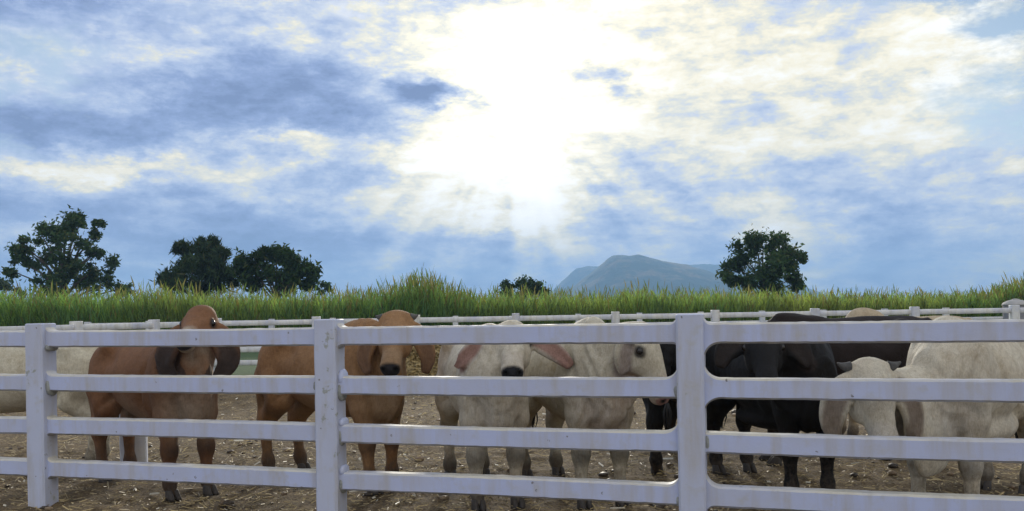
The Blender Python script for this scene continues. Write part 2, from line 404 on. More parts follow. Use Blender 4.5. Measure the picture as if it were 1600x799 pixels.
# ------------------------------------------------------------------ trees
def leafcloud(centers, radii, per, size, base, seed, feather=0.0):
    r = np.random.default_rng(seed)
    C = np.repeat(centers, per, 0); Rr = np.repeat(radii, per, 0); n = len(C)
    d = r.normal(size=(n, 3)); d /= np.linalg.norm(d, axis=1)[:, None]
    rad = np.minimum(np.abs(r.normal(size=n)) * .52, 1.12)
    lump = 1 + .5 * vnoise(C + d * Rr[:, None], 1.6, seed, 2)
    P = C + d * (Rr * rad * lump)[:, None] * np.array([1.05, 1.05, .9])
    s = size * (.6 + .8 * r.random(n))
    a = r.normal(size=(n, 3)); a[:, 2] -= feather; a /= np.linalg.norm(a, axis=1)[:, None]
    b = np.cross(a, r.normal(size=(n, 3))); b /= np.linalg.norm(b, axis=1)[:, None]
    sa = (s * (1 + feather))[:, None]; sb = (s * (.46 - .18 * min(feather, 1)))[:, None]
    nn = np.cross(a, b)
    V = np.stack([P - a*sa, P + b*sb + nn*sb*.3, P + a*sa, P - b*sb + nn*sb*.3], 1).reshape(-1, 3)
    i = np.arange(n) * 4; F = np.stack([i, i+1, i+2, i+3], 1)
    t = r.random(n); tone = np.repeat(r.random(len(centers)), per)
    col = np.array(base) * (.55 + .5 * t + .6 * tone)[:, None]; col[:, 0] *= 1 + .5 * (t > .85)
    return V, F, np.repeat(col, 4, 0)
def tree(name, label, dist, clumps, base, seed, per=110, size=.26, sub=5, feather=0.0, trunkx=None, group=None):
    r = np.random.default_rng(seed)
    cs = []; rs = []; main = []
    for (px, py, rp) in clumps:
        c = np.array([(px - 800) / 1400 * dist, dist + r.normal() * rp / 1400 * dist * 1.1, 1.54 + (485.7 - .0166 * (px - 800) - py) / 1400 * dist])
        R0 = rp * 1.12 / 1400 * dist; main.append((c, R0))
        for k in range(sub):
            d = r.normal(size=3); d /= np.linalg.norm(d)
            cs.append(c + d * R0 * 1.15 * r.random() ** .5); rs.append(R0 * (.62 + .5 * r.random()))
    V, F, col = leafcloud(np.array(cs), np.array(rs), int(per * 1.7), size * .72, base, seed, feather)
    tx = trunkx if trunkx is not None else np.mean([c[0] for c in clumps])
    bx = (tx - 800) / 1400 * dist
    root = empty(name, (bx, dist, 0)); tag(root, label, 'tree', group)
    V = V - np.array([bx, dist, 0])
    add('crown', mesh('crown', V, F, M_LEAF, False, col), root)
    top = max(m[0][2] for m in main); ht = top * .42
    rt = max(.12, top * .028)
    parts = [tube([(0, 0, -.3), (.05, 0, ht * .5), (-.05, .05, ht)], [rt * 1.35, rt, rt * .8], 9)]
    for c, R0 in main:
        q = c - np.array([bx, dist, 0]); st = Vector((0, 0, min(ht, max(.5, q[2] * .55))))
        mid = Vector((q[0] * .45, q[1] * .45, st.z + (q[2] - st.z) * .6))
        parts.append(tube([st, mid, Vector(q)], [rt * .55, rt * .32, rt * .12], 6))
    v, f = join(parts)
    add('trunk', mesh('trunk', [tuple(x) for x in v], f, M_BARK), root)
    return root
DG = (.045, .078, .030)
tree('broadleaf_tree', 'tall dark open-crowned tree with sky gaps, at the far left', 78,
     [(110, 348, 15), (128, 345, 10), (84, 358, 13), (70, 366, 14), (96, 372, 20), (44, 382, 12), (32, 390, 9), (60, 398, 13), (104, 395, 20), (128, 382, 15), (146, 368, 8), (152, 352, 7), (140, 400, 12),
      (154, 396, 8), (34, 408, 11), (56, 418, 12), (24, 424, 8), (84, 424, 16), (118, 420, 14), (142, 424, 12), (164, 414, 10), (64, 446, 16), (96, 446, 20), (126, 448, 18), (160, 446, 12), (182, 452, 9)], DG, 31, 95, .25, 4, 0, 98)
tree('feathery_tree', 'loose feathery dark tree left of its rounder neighbour behind the grass', 74,
     [(270, 425, 14), (296, 408, 17), (320, 396, 15), (302, 428, 20), (330, 420, 18), (346, 408, 12), (352, 432, 14), (254, 436, 11), (286, 388, 8), (334, 384, 8), (312, 381, 7), (350, 394, 7), (275, 448, 14), (320, 446, 20)], (.034, .055, .024), 32, 130, .26, 5, .8, 310)
tree('round_tree', 'dense rounded green tree right of the feathery tree behind the grass', 72,
     [(384, 426, 14), (405, 408, 15), (428, 396, 14), (446, 398, 14), (466, 410, 16), (430, 424, 22), (470, 432, 17), (484, 424, 10), (394, 442, 14), (448, 442, 20), (482, 442, 10), (412, 396, 8), (375, 412, 7)], (.034, .062, .020), 33, 130, .25, 5, .35, 432)
tree('mango_tree', 'solitary dense dome-shaped dark tree to the right of the blue hill', 76,
     [(1194, 384, 20), (1214, 378, 14), (1228, 394, 18), (1240, 408, 13), (1166, 400, 17), (1150, 414, 14), (1148, 434, 13), (1186, 414, 24), (1214, 424, 20), (1244, 434, 9), (1174, 440, 16), (1252, 404, 5), (1210, 444, 16), (1180, 374, 9), (1248, 442, 8)], DG, 34, 150, .25, 5, 0, 1192)
tree('small_tree', 'small dark bushy tree peeping over the grass left of the hill', 90, [(798, 450, 9), (822, 443, 9), (838, 445, 8), (848, 452, 7), (812, 456, 12), (832, 458, 12), (790, 460, 9), (850, 462, 9)], DG, 35, 110, .24, 4, 0, 826)
tree('far_tree', 'low hazy tree at the left edge of the picture', 120, [(-14, 440, 12), (4, 440, 10), (18, 448, 9), (-4, 452, 13), (30, 456, 6)], (.045, .07, .03), 36, 80, .35, 4, 0, 4)
tree('low_bush_tree', 'tiny dark bush right of the rounded tree on the skyline', 90, [(506, 446, 6), (514, 450, 5), (500, 452, 6)], DG, 37, 70, .22, 3, 0, 506)
tree('low_bush_tree', 'tiny dark bush low at the right foot of the tall open tree', 90, [(196, 454, 7), (206, 456, 5), (186, 458, 7)], DG, 38, 70, .22, 3, 0, 197)

# ------------------------------------------------------------------ tall field grass
def tall_grass():
    n = 13500
    y = 40 + rng.random(n) ** 2.2 * 22
    x = (rng.random(n) * 2 - 1) * y * .62 + .5
    hh = 2.22 - .017 * x * 40 / y + .28 * vnoise(np.stack([x, y, 0*x], 1), .35, 4, 3) + (y - 40) * .012
    px = 800 + 1400 * x / y
    hh += .85 * np.exp(-((px - 655) / 48) ** 2) * (.4 + .6 * rng.random(n)) + .35 * np.exp(-((px - 255) / 40) ** 2) * (rng.random(n) > .6) + .45 * np.exp(-((px - 1600) / 38) ** 2)
    hh += .16 * np.exp(-((px - 1000) / 25) ** 2)
    hh *= (.66 + .42 * rng.random(n) ** .8)
    Vs = []; Fs = []; Cs = []; base = 0
    nl = 8
    patch = vnoise(np.stack([x, y, 0*x], 1), .22, 9, 3)
    for k in range(nl + 2):
        seed_head = k >= nl
        keep = np.ones(n, bool) if not seed_head else rng.random(n) < (.24 if k == nl else .10) + .6 * np.exp(-((px - 660) / 60) ** 2) + .5 * np.exp(-((px - 1600) / 60) ** 2)
        m = keep.sum(); xx, yy, H = x[keep], y[keep], hh[keep]
        a = rng.random(m) * 2 * np.pi
        if not seed_head:
            z0 = H * (.05 + .72 * (k + rng.random(m)) / nl); L = H * (.30 + .18 * rng.random(m)); w = .013 + .018 * rng.random(m)
            rise = 1.1 + .3 * rng.random(m); out_ = .25 + .35 * rng.random(m)
        else:
            z0 = H * .70; L = H * (.34 + .26 * rng.random(m)); w = .007 + .006 * rng.random(m); rise = 1.0; out_ = .2
        lean = (rng.random(m) - .5) * .5
        ts = np.linspace(0, 1, 5); rows = []
        ca, sa = np.cos(a), np.sin(a)
        sx, sy = -sa, ca
        ph = rng.random(m) * np.pi; wx = np.cos(ph); wy = np.sin(ph)
        for j, t in enumerate(ts):
            r_ = L * out_ * t ** 1.4
            zz = z0 + L * (rise * t - (.55 * t ** 2.6 if not seed_head else .12 * t ** 3))
            cx = xx + ca * r_ + lean * z0 * .25; cy = yy + sa * r_
            wj = w * (1 - .92 * t ** 2) if not seed_head else w * (.5 + 2.2 * (t > .6) * (t < .99))
            rows.append(np.stack([cx - wx*wj, cy - wy*wj, zz], 1)); rows.append(np.stack([cx + wx*wj, cy + wy*wj, zz], 1))
        V = np.stack(rows, 1).reshape(-1, 3)
        i = base + np.arange(m) * 10
        for j in range(4): Fs.append(np.stack([i+2*j, i+2*j+1, i+2*j+3, i+2*j+2], 1))
        hue = rng.random(m); pt = patch[keep]
        g = np.stack([.130 + .065*hue + .070*np.clip(pt, -.5, 1), .195 + .06*hue + .02*pt, .070 + .03*(1-hue)], 1)
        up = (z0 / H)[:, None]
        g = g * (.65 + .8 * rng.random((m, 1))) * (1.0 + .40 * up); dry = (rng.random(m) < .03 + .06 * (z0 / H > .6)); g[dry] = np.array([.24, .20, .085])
        if seed_head: g = np.array([.24, .21, .11]) * (.6 + .6 * hue[:, None]); g[rng.random(m) < .5] = np.array([.12, .16, .055])
        Cs.append(np.repeat(g, 10, 0)); Vs.append(V); base += len(V)
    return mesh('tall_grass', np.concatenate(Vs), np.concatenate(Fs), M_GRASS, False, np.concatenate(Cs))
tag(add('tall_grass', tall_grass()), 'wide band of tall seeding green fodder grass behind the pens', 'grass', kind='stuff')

# ------------------------------------------------------------------ fences
def rail_mesh(L, hgt, dep, fl, seed, seg=46):
    """rail along +x from 0..L, top at z=0; fl = haunch radii (start top, start bottom, end top, end bottom)"""
    r = np.random.default_rng(seed)
    ends = np.concatenate([[0], .14 * np.linspace(0, 1, 9)[1:] ** 1.5])
    xs = np.concatenate([ends, np.linspace(.14, L - .14, seg)[1:-1], (L - ends)[::-1]])
    ch = .013
    prof = [(-dep/2, -ch), (-dep/2 + ch, 0), (dep/2 - ch, 0), (dep/2, -ch), (dep/2, -hgt + ch), (dep/2 - ch, -hgt), (-dep/2 + ch, -hgt), (-dep/2, -hgt + ch)]
    def arc(d, rad): return rad - math.sqrt(max(0, rad*rad - (rad - d) ** 2)) if d < rad else 0.0
    V = []
    sag = r.normal() * .004; bow = r.normal() * .004
    for x in xs:
        up = max(arc(x, fl[0]) if fl[0] else 0, arc(L - x, fl[2]) if fl[2] else 0); dn = max(arc(x, fl[1]) if fl[1] else 0, arc(L - x, fl[3]) if fl[3] else 0)
        s = math.sin(math.pi * x / L)
        for (yy, zz) in prof:
            V.append((x, yy + bow * s, zz + sag * s + (up if zz > -hgt/2 else -dn)))
    V = np.array(V); n = len(xs); F = []
    rough = np.stack([vnoise(V + seed, 11, seed % 50, 3), vnoise(V + seed, 14, seed % 50 + 7, 3), vnoise(V + seed, 16, seed % 50 + 3, 3)], 1)
    V += rough * np.array([0, .0025, .0040])
    for i in range(n - 1):
        for k in range(8): F.append((i*8 + k, (i+1)*8 + k, (i+1)*8 + (k+1) % 8, i*8 + (k+1) % 8))
    F.append(tuple(range(8))); F.append(tuple((n-1)*8 + k for k in range(7, -1, -1)))
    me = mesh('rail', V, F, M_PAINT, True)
    me.materials.append(M_UNDER); me.materials.append(M_CREAM_TOP)                      # undersides and chipped lower arris darker; top faces and upper arris cream
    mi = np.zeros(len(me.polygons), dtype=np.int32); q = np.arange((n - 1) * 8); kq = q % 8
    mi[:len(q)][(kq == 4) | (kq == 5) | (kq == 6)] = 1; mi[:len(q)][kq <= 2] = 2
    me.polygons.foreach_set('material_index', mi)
    return me
def post_mesh(w, d, h, seed, mat=None, seg=26, below=.35, amp=1.0):
    ch = .014; a, b_ = w/2, d/2
    prof = [(-a, -b_+ch), (-a+ch, -b_), (a-ch, -b_), (a, -b_+ch), (a, b_-ch), (a-ch, b_), (-a+ch, b_), (-a, b_-ch)]
    zs = np.concatenate([np.linspace(-below, h - .02, seg), [h - .007, h]])
    V = []; F = []
    for j, z in enumerate(zs):
        k = 1.0 if j < len(zs) - 1 else .90
        for (x, y) in prof: V.append((x*k, y*k, z))
    V = np.array(V)
    V[:, :2] += np.stack([vnoise(V + seed, 8, seed, 3), vnoise(V + seed + 40, 8, seed + 3, 3)], 1) * .0045 * amp
    for j in range(len(zs) - 1):
        for k in range(8): F.append((j*8 + k, j*8 + (k+1) % 8, (j+1)*8 + (k+1) % 8, (j+1)*8 + k))
    F.append(tuple((len(zs)-1)*8 + k for k in range(8))); F.append(tuple(range(7, -1, -1)))
    return mesh('post', V, F, mat or M_PAINT_POST, True)
def shade_auto(o, ang=28):
    me = o.data; me.set_sharp_from_angle(angle=R(ang))
FD = Vector((2.525, -.743, 0)).normalized(); FYAW = math.atan2(FD.y, FD.x); FSP = 2.632
P1 = Vector((-3.88, 7.37, 0))
front = tag(empty('board_fence', P1, FYAW), 'large white four-rail concrete fence in the foreground before the cattle', 'fence')
RT = [1.440, 1.080, .727, .378]; PW = .175
for i in range(-1, 5):
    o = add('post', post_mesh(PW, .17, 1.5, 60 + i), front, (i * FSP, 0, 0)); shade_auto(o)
haunch = {  # bay -> per rail (start top, start bottom, end top, end bottom)
    -1: [(.03, .03, .03, .03)] * 4,
    0: [(.052, .05, .04, .04), (.06, 0, .03, 0), (.03, .03, .03, .03), (.05, .04, .04, .03)],
    1: [(.055, .04, .055, .03), (.05, 0, .10, 0), (.04, 0, .10, 0), (.05, 0, .085, 0)],
    2: [(.055, .11, .05, .05), (.11, .10, .05, .05), (.02, .02, .05, .05), (.10, .06, .05, .05)],
    3: [(.05, .05, .05, .05)] * 4}
def lump(seed, sx, sy, sz):
    n1, n2 = 14, 9; V = [(0, 0, sz)]; F = []
    for j in range(1, n2):
        for k in range(n1):
            t = math.pi * j / n2; a = 2*math.pi*k/n1
            se = lambda c, e: math.copysign(abs(c) ** e, c)
            V.append((sx * math.sin(t) * se(math.cos(a), .7), sy * math.sin(t) * se(math.sin(a), .7), sz * se(math.cos(t), .75)))
    V.append((0, 0, -sz)); V = np.array(V)
    V *= (1 + .22 * vnoise(V * 1.0 + seed, 22, seed, 3))[:, None]
    for k in range(n1): F.append((0, 1 + k, 1 + (k+1) % n1))
    for j in range(n2 - 2):
        for k in range(n1): F.append((1 + j*n1 + k, 1 + (j+1)*n1 + k, 1 + (j+1)*n1 + (k+1) % n1, 1 + j*n1 + (k+1) % n1))
    e = len(V) - 1; b0 = 1 + (n2 - 2)*n1
    for k in range(n1): F.append((e, b0 + (k+1) % n1, b0 + k))
    return V, F
for bay, hs_ in haunch.items():
    for k in range(4):
        L = FSP - PW + .012
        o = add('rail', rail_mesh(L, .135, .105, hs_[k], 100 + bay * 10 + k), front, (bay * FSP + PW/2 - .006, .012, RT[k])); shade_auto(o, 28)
        spots = {(0, 1): [(.02, -.10, .030, .075)], (1, 1): [(.024, -.02, .028, .07), (.012, -.10, .025, .09)], (1, 2): [(.022, .01, .024, .036), (.01, -.09, .022, .07)], (1, 3): [(.022, .01, .024, .04), (.01, -.10, .022, .06)],
                 (0, 0): [(.02, -.14, .025, .03)], (2, 2): [(.016, -.07, .02, .075)]}.get((bay, k), [])
        for j, (dx_, dz_, sx, sz) in enumerate(spots):
            painted = (bay == 1 and j == 0)
            v, f = lump(200 + bay * 20 + k * 3 + j, sx, .058, sz)
            add('mortar_patch', mesh('mortar_patch', v, f, M_PAINT if painted else M_MORTAR), o, (dx_, -.004, dz_))
        espots = {(1, 1): [(.012, -.085, .03, .055)], (1, 3): [(.012, -.10, .024, .05)], (0, 1): [(.016, -.07, .024, .066)]}.get((bay, k), [])
        for (dx_, dz_, sx, sz) in espots:
            v, f = lump(300 + bay * 20 + k, sx, .058, sz)
            add('mortar_patch', mesh('mortar_patch', v, f, M_MORTAR), o, (L - dx_, -.004, dz_))
# pens behind
def far_rail(L, hgt, dep, mat):
    me = rail_mesh(L, hgt, dep, (0, 0, 0, 0), 5, 6); me.materials[0] = mat; me.materials[1] = mat; me.materials[2] = mat; return me
def pen_fence(name, label, pts, posth, rails, pw, spacing, rh=.135):
    root = tag(empty(name, (pts[0][0], pts[0][1], 0)), label, 'fence'); o0 = Vector((pts[0][0], pts[0][1], 0))
    pm = post_mesh(pw, pw, posth, 77, M_PAINT_FAR, 5, .3, 1.5)
    cap = None
    rm = far_rail(spacing - pw + .02, rh, .09, M_PAINT_FAR)
    done = set()
    for (a, b_) in zip(pts[:-1], pts[1:]):
        a = Vector((*a, 0)); b_ = Vector((*b_, 0)); d = (b_ - a); n = round(d.length / spacing); d = d / n; yaw = math.atan2(d.y, d.x)
        for i in range(n + 1):
            p = a + d * i; key = (round(p.x, 1), round(p.y, 1))
            if key not in done:
                done.add(key); add('post', pm, root, p - o0, yaw)
            if i < n:
                q = p + d * ((pw/2 - .01) / d.length)
                for z in rails:
                    o = add('rail', rm, root, (q.x - o0.x, q.y - o0.y, z), yaw); o.scale = ((d.length - pw + .02) / (spacing - pw + .02), 1, 1)
    return root
pen_fence('pen_fence', 'white rail fence round the back of the pen, turning a corner at left', [(-10.67, 14.36), (-7.75, 23.5), (18.4, 23.5)], 1.47, [1.40, 1.05, .70, .36], .20, 2.6)
pen_fence('boundary_fence', 'farthest white rail fence running along the foot of the tall grass', [(-18, 38), (34, 38)], 1.36, [1.30, .95, .60, .28], .22, 2.58, .15)

# ------------------------------------------------------------------ water tank, hay, stub post
tank = tag(empty('water_tank', (20.35, 36.2, 0)), 'grey round water tank with domed lid at right edge by grass', 'water tank')
def lathe(prof, seg=28):
    V = []; F = []
    for (r_, z) in prof:
        for k in range(seg): V.append((r_*math.cos(2*math.pi*k/seg), r_*math.sin(2*math.pi*k/seg), z))
    for j in range(len(prof)-1):
        for k in range(seg): F.append((j*seg+k, j*seg+(k+1) % seg, (j+1)*seg+(k+1) % seg, (j+1)*seg+k))
    F.append(tuple((len(prof)-1)*seg+k for k in range(seg))); return V, F
v, f = lathe([(.46, 0), (.47, .03), (.47, .40), (.455, .42), (.47, .44), (.47, .80), (.455, .82), (.47, .84), (.47, 1.20), (.455, 1.22), (.47, 1.24), (.47, 1.40), (.44, 1.42)])
o = add('tank_body', mesh('tank_body', v, f, M_TANK), tank); shade_auto(o)
v, f = lathe([(.50, 1.42), (.50, 1.47), (.44, 1.54), (.30, 1.61), (.14, 1.65), (.13, 1.68), (.03, 1.69)])
o = add('lid', mesh('lid', v, f, mat_simple('tank_lid', (.42, .40, .37), .7, 4, .2)), tank); shade_auto(o)
v, f = tube([(.42, -.1, 1.4), (.46, -.12, 1.75), (.40, -.1, 1.95)], [.035, .035, .035], 8)
add('pipe', mesh('pipe', v, f, M_PAINT_FAR), tank)

def hay_heap():
    n = 2600; r = np.random.default_rng(5)
    a = r.random(n)*2*np.pi; q = r.random(n)**.5
    hx = np.cos(a)*q*1.1; hy = np.sin(a)*q*.7; hz = (1-q**2)*.95*(.75+.35*r.random(n))
    d = r.normal(size=(n, 3)); d[:, 2] *= .5; d /= np.linalg.norm(d, axis=1)[:, None]; s = np.cross(d, r.normal(size=(n, 3))); s /= np.linalg.norm(s, axis=1)[:, None]
    P = np.stack([hx, hy, hz], 1); L = (.10+.16*r.random(n))[:, None]; w = (.010+.014*r.random(n))[:, None]
    V = np.stack([P-d*L-s*w, P+d*L-s*w, P+d*L+s*w, P-d*L+s*w], 1).reshape(-1, 3)
    i = np.arange(n)*4; F = np.stack([i, i+1, i+2, i+3], 1)
    c = np.array([.46, .35, .16])*(.75+.4*r.random((n, 1)))
    return mesh('straws', V, F, M_STRAW, False, np.repeat(c, 4, 0))
hay = tag(empty('hay_heap', (-1.95, 19.5, 0)), 'golden hay heap behind the brown cow with the small horns', 'hay')
add('straws', hay_heap(), hay)['kind'] = 'stuff'
v, f = lathe([(1.05, 0), (.95, .25), (.7, .55), (.35, .76), (.05, .82)], 18)
v = [(x, y*.62, z) for x, y, z in v]; add('core', mesh('core', v, f, M_HAY), hay)

stub = tag(add('stub_post', post_mesh(.24, .2, .62, 91, M_PAINT_FAR, 10), None, (-3.80, 8.95, 0), .3), 'short pale concrete stub standing behind the long-eared brown cow', 'post')

# ------------------------------------------------------------------ cattle: one continuous skin from a blended distance field
def unit(v): v = np.asarray(v, float); return v / (np.linalg.norm(v) + 1e-9)
class Field:
    def __init__(s, lo, hi, h):
        s.h = h; s.lo = np.array(lo, float); s.n = np.ceil((np.array(hi) - s.lo) / h).astype(int) + 1
        s.f = np.full(s.n, .6, dtype=np.float32)
    def box(s, lo, hi):
        a = np.clip(np.floor((np.asarray(lo) - s.lo) / s.h).astype(int), 0, s.n - 1); b = np.clip(np.ceil((np.asarray(hi) - s.lo) / s.h).astype(int) + 1, 1, s.n)
        sl = tuple(slice(i, max(j, i + 1)) for i, j in zip(a, b))
        g = np.meshgrid(*[s.lo[i] + s.h * np.arange(sl[i].start, sl[i].stop) for i in range(3)], indexing='ij')
        return sl, np.stack(g, -1)
    def put(s, sl, d, k, cut=False):
        a = s.f[sl]
        if cut:
            hh = np.maximum(k - np.abs(a + d), 0) / k; s.f[sl] = np.maximum(a, -d) + hh * hh * k * .25
        else:
            hh = np.maximum(k - np.abs(a - d), 0) / k; s.f[sl] = np.minimum(a, d) - hh * hh * k * .25
    def ell(s, c, r, k=.05, ax=None, cut=False):
        c = np.asarray(c, float); r = np.asarray(r, float); m = (r.max() if ax is not None else r) + k + .04
        sl, P = s.box(c - m, c + m); q = P - c
        if ax is not None: q = q @ np.asarray(ax).T
        k0 = np.linalg.norm(q / r, axis=-1); k1 = np.linalg.norm(q / (r * r), axis=-1) + 1e-6
        s.put(sl, k0 * (k0 - 1) / k1, k, cut)
    def cone(s, a, ra, b, rb, k=.05):
        a = np.asarray(a, float); b = np.asarray(b, float); m = max(ra, rb) + k + .03
        sl, P = s.box(np.minimum(a, b) - m, np.maximum(a, b) + m); ab = b - a
        t = np.clip(((P - a) @ ab) / (ab @ ab), 0, 1)
        s.put(sl, np.linalg.norm(P - a - t[..., None] * ab, axis=-1) - (ra + (rb - ra) * t), k)
    def chain(s, pts, rs, k=.04):
        for i in range(len(pts) - 1): s.cone(pts[i], rs[i], pts[i+1], rs[i+1], k)
    def loft(s, o, ax, st, k=.05, power=2.0):
        """stations (x, zc, half width, half height) along ax[0]; ax rows = forward, left, up"""
        o = np.asarray(o, float); ax = np.asarray(ax, float); st = np.asarray(st, float)
        m = max(st[:, 2].max(), st[:, 3].max() + np.abs(st[:, 1]).max()) + k + .03
        e0 = o + ax[0] * st[0, 0]; e1 = o + ax[0] * st[-1, 0]
        sl, P = s.box(np.minimum(e0, e1) - m, np.maximum(e0, e1) + m); q = (P - o) @ ax.T
        x = np.clip(q[..., 0], st[0, 0], st[-1, 0])
        xx = np.linspace(st[0, 0], st[-1, 0], 200)
        def sm(c):
            y = np.interp(xx, st[:, 0], st[:, c]); kk_ = np.ones(9) / 9
            return np.interp(x, xx, np.convolve(np.pad(y, 4, 'edge'), kk_, 'valid'))
        zc, w, h = sm(1), sm(2), sm(3)
        y = np.abs(q[..., 1]); z = np.abs(q[..., 2] - zc)
        k0 = ((y / w) ** power + (z / h) ** power) ** (1 / power); k1 = np.sqrt((y / w**2) ** 2 + (z / h**2) ** 2) + 1e-6
        d = np.where(k0 < .2, -(np.minimum(w, h)) * (1 - k0), k0 * (k0 - 1) / k1)
        over = np.abs(q[..., 0] - x)
        d = np.where(over > 0, np.sqrt(np.maximum(d, 0) ** 2 + over ** 2), d)
        s.put(sl, d, k)
    def surface(s):
        f = s.f; sg = f < 0; n = s.n
        c = np.zeros(n - 1, dtype=np.int8)
        for i in (0, 1):
            for j in (0, 1):
                for k in (0, 1): c += sg[i:n[0]-1+i, j:n[1]-1+j, k:n[2]-1+k]
        act = (c > 0) & (c < 8); idx = np.full(n - 1, -1, dtype=np.int64); cells = np.argwhere(act); idx[act] = np.arange(len(cells))
        acc = np.zeros((len(cells), 3)); cnt = np.zeros(len(cells))
        for axis in range(3):
            o1, o2 = [a for a in range(3) if a != axis]
            for a in (0, 1):
                for b in (0, 1):
                    off = np.zeros(3, int); off[o1] = a; off[o2] = b; p = cells + off; q = p.copy(); q[:, axis] += 1
                    v0 = f[tuple(p.T)]; v1 = f[tuple(q.T)]; cr = (v0 < 0) != (v1 < 0)
                    t = np.where(cr, v0 / (v0 - v1 + 1e-12), 0); pt = p.astype(float); pt[:, axis] += t
                    acc[cr] += pt[cr]; cnt[cr] += 1
        V = s.lo + s.h * acc / cnt[:, None]
        quads = []
        for axis in range(3):
            o1, o2 = [(1, 2), (2, 0), (0, 1)][axis]
            a0 = [slice(None)] * 3; a1 = [slice(None)] * 3; a0[axis] = slice(0, -1); a1[axis] = slice(1, None)
            cr = sg[tuple(a0)] != sg[tuple(a1)]
            e = np.argwhere(cr); ok = (e[:, o1] > 0) & (e[:, o2] > 0) & (e[:, o1] < n[o1]-1) & (e[:, o2] < n[o2]-1); e = e[ok]
            def at_(da, db):
                p = e.copy(); p[:, o1] += da; p[:, o2] += db; return idx[tuple(p.T)]
            q = np.stack([at_(-1, -1), at_(0, -1), at_(0, 0), at_(-1, 0)], 1)
            inside = sg[tuple(e.T)]; q[~inside] = q[~inside][:, ::-1]
            quads.append(q)
        return V, np.concatenate(quads)
def vert_normals(V, F):
    fn = np.cross(V[F[:, 2]] - V[F[:, 0]], V[F[:, 3]] - V[F[:, 1]]); N = np.zeros_like(V)
    for k in range(4):
        for c in range(3): N[:, c] += np.bincount(F[:, k], fn[:, c], len(V))
    return N / (np.linalg.norm(N, axis=1)[:, None] + 1e-9)
def relax(V, F, it=1, lam=.5):
    for _ in range(it):
        S = np.zeros_like(V); C = np.zeros(len(V))
        for k in range(4):
            a, b = F[:, k], F[:, (k+1) % 4]
            for c in range(3): S[:, c] += np.bincount(a, V[b, c], len(V)) + np.bincount(b, V[a, c], len(V))
            C += np.bincount(a, minlength=len(V)) + np.bincount(b, minlength=len(V))
        V = V + lam * (S / C[:, None] - V)
    return V
def bez(p, n):
    p = [np.asarray(q, float) for q in p]; t = np.linspace(0, 1, n)[:, None]
    if len(p) == 3: return (1-t)**2*p[0] + 2*t*(1-t)*p[1] + t*t*p[2]
    return (1-t)**3*p[0] + 3*t*(1-t)**2*p[1] + 3*t*t*(1-t)*p[2] + t**3*p[3]

def hoof_mesh():
    parts = []
    for sgn in (-1, 1):
        V = []; F = []; n = 10
        for (z, sx, sy, ox) in [(0, .066, .029, .022), (.02, .064, .029, .018), (.05, .052, .027, .008), (.075, .042, .025, 0), (.085, .030, .018, 0)]:
            for k in range(n):
                a = 2*math.pi*k/n; V.append((ox + sx*math.cos(a), sgn*.028 + sy*math.sin(a), z))
        for j in range(4):
            for k in range(n): F.append((j*n+k, j*n+(k+1) % n, (j+1)*n+(k+1) % n, (j+1)*n+k))
        F.append(tuple(range(n-1, -1, -1))); F.append(tuple(4*n+k for k in range(n))); parts.append((V, F))
    v, f = join(parts); return mesh('hoof', v, f, M_HOOF)
HOOF = hoof_mesh()
v, f = lump(3, 1, 1, 1); v = v / np.linalg.norm(v, axis=1)[:, None]
EYE = mesh('eye', v * np.array([.021, .021, .021]), f, M_EYE)

def tuft_mesh(seed, col=None):
    r = np.random.default_rng(seed); parts = []
    for k in range(34):
        a = r.random()*6.28; q = r.random()**.5; bx, by = math.cos(a)*q, math.sin(a)*q; L = .17+.12*r.random()
        pts = [(bx*.012, by*.012, .03), (bx*.038, by*.038, -.06), (bx*.034+r.normal()*.006, by*.034+r.normal()*.006, -L*.6), (bx*.010, by*.010, -L)]
        parts.append(tube(pts, [.006, .008, .007, .0015], 5))
    v, f = join(parts); return mesh('tail_tuft', [tuple(q) for q in v], f, M_TUFT)
TUFT = tuft_mesh(4)

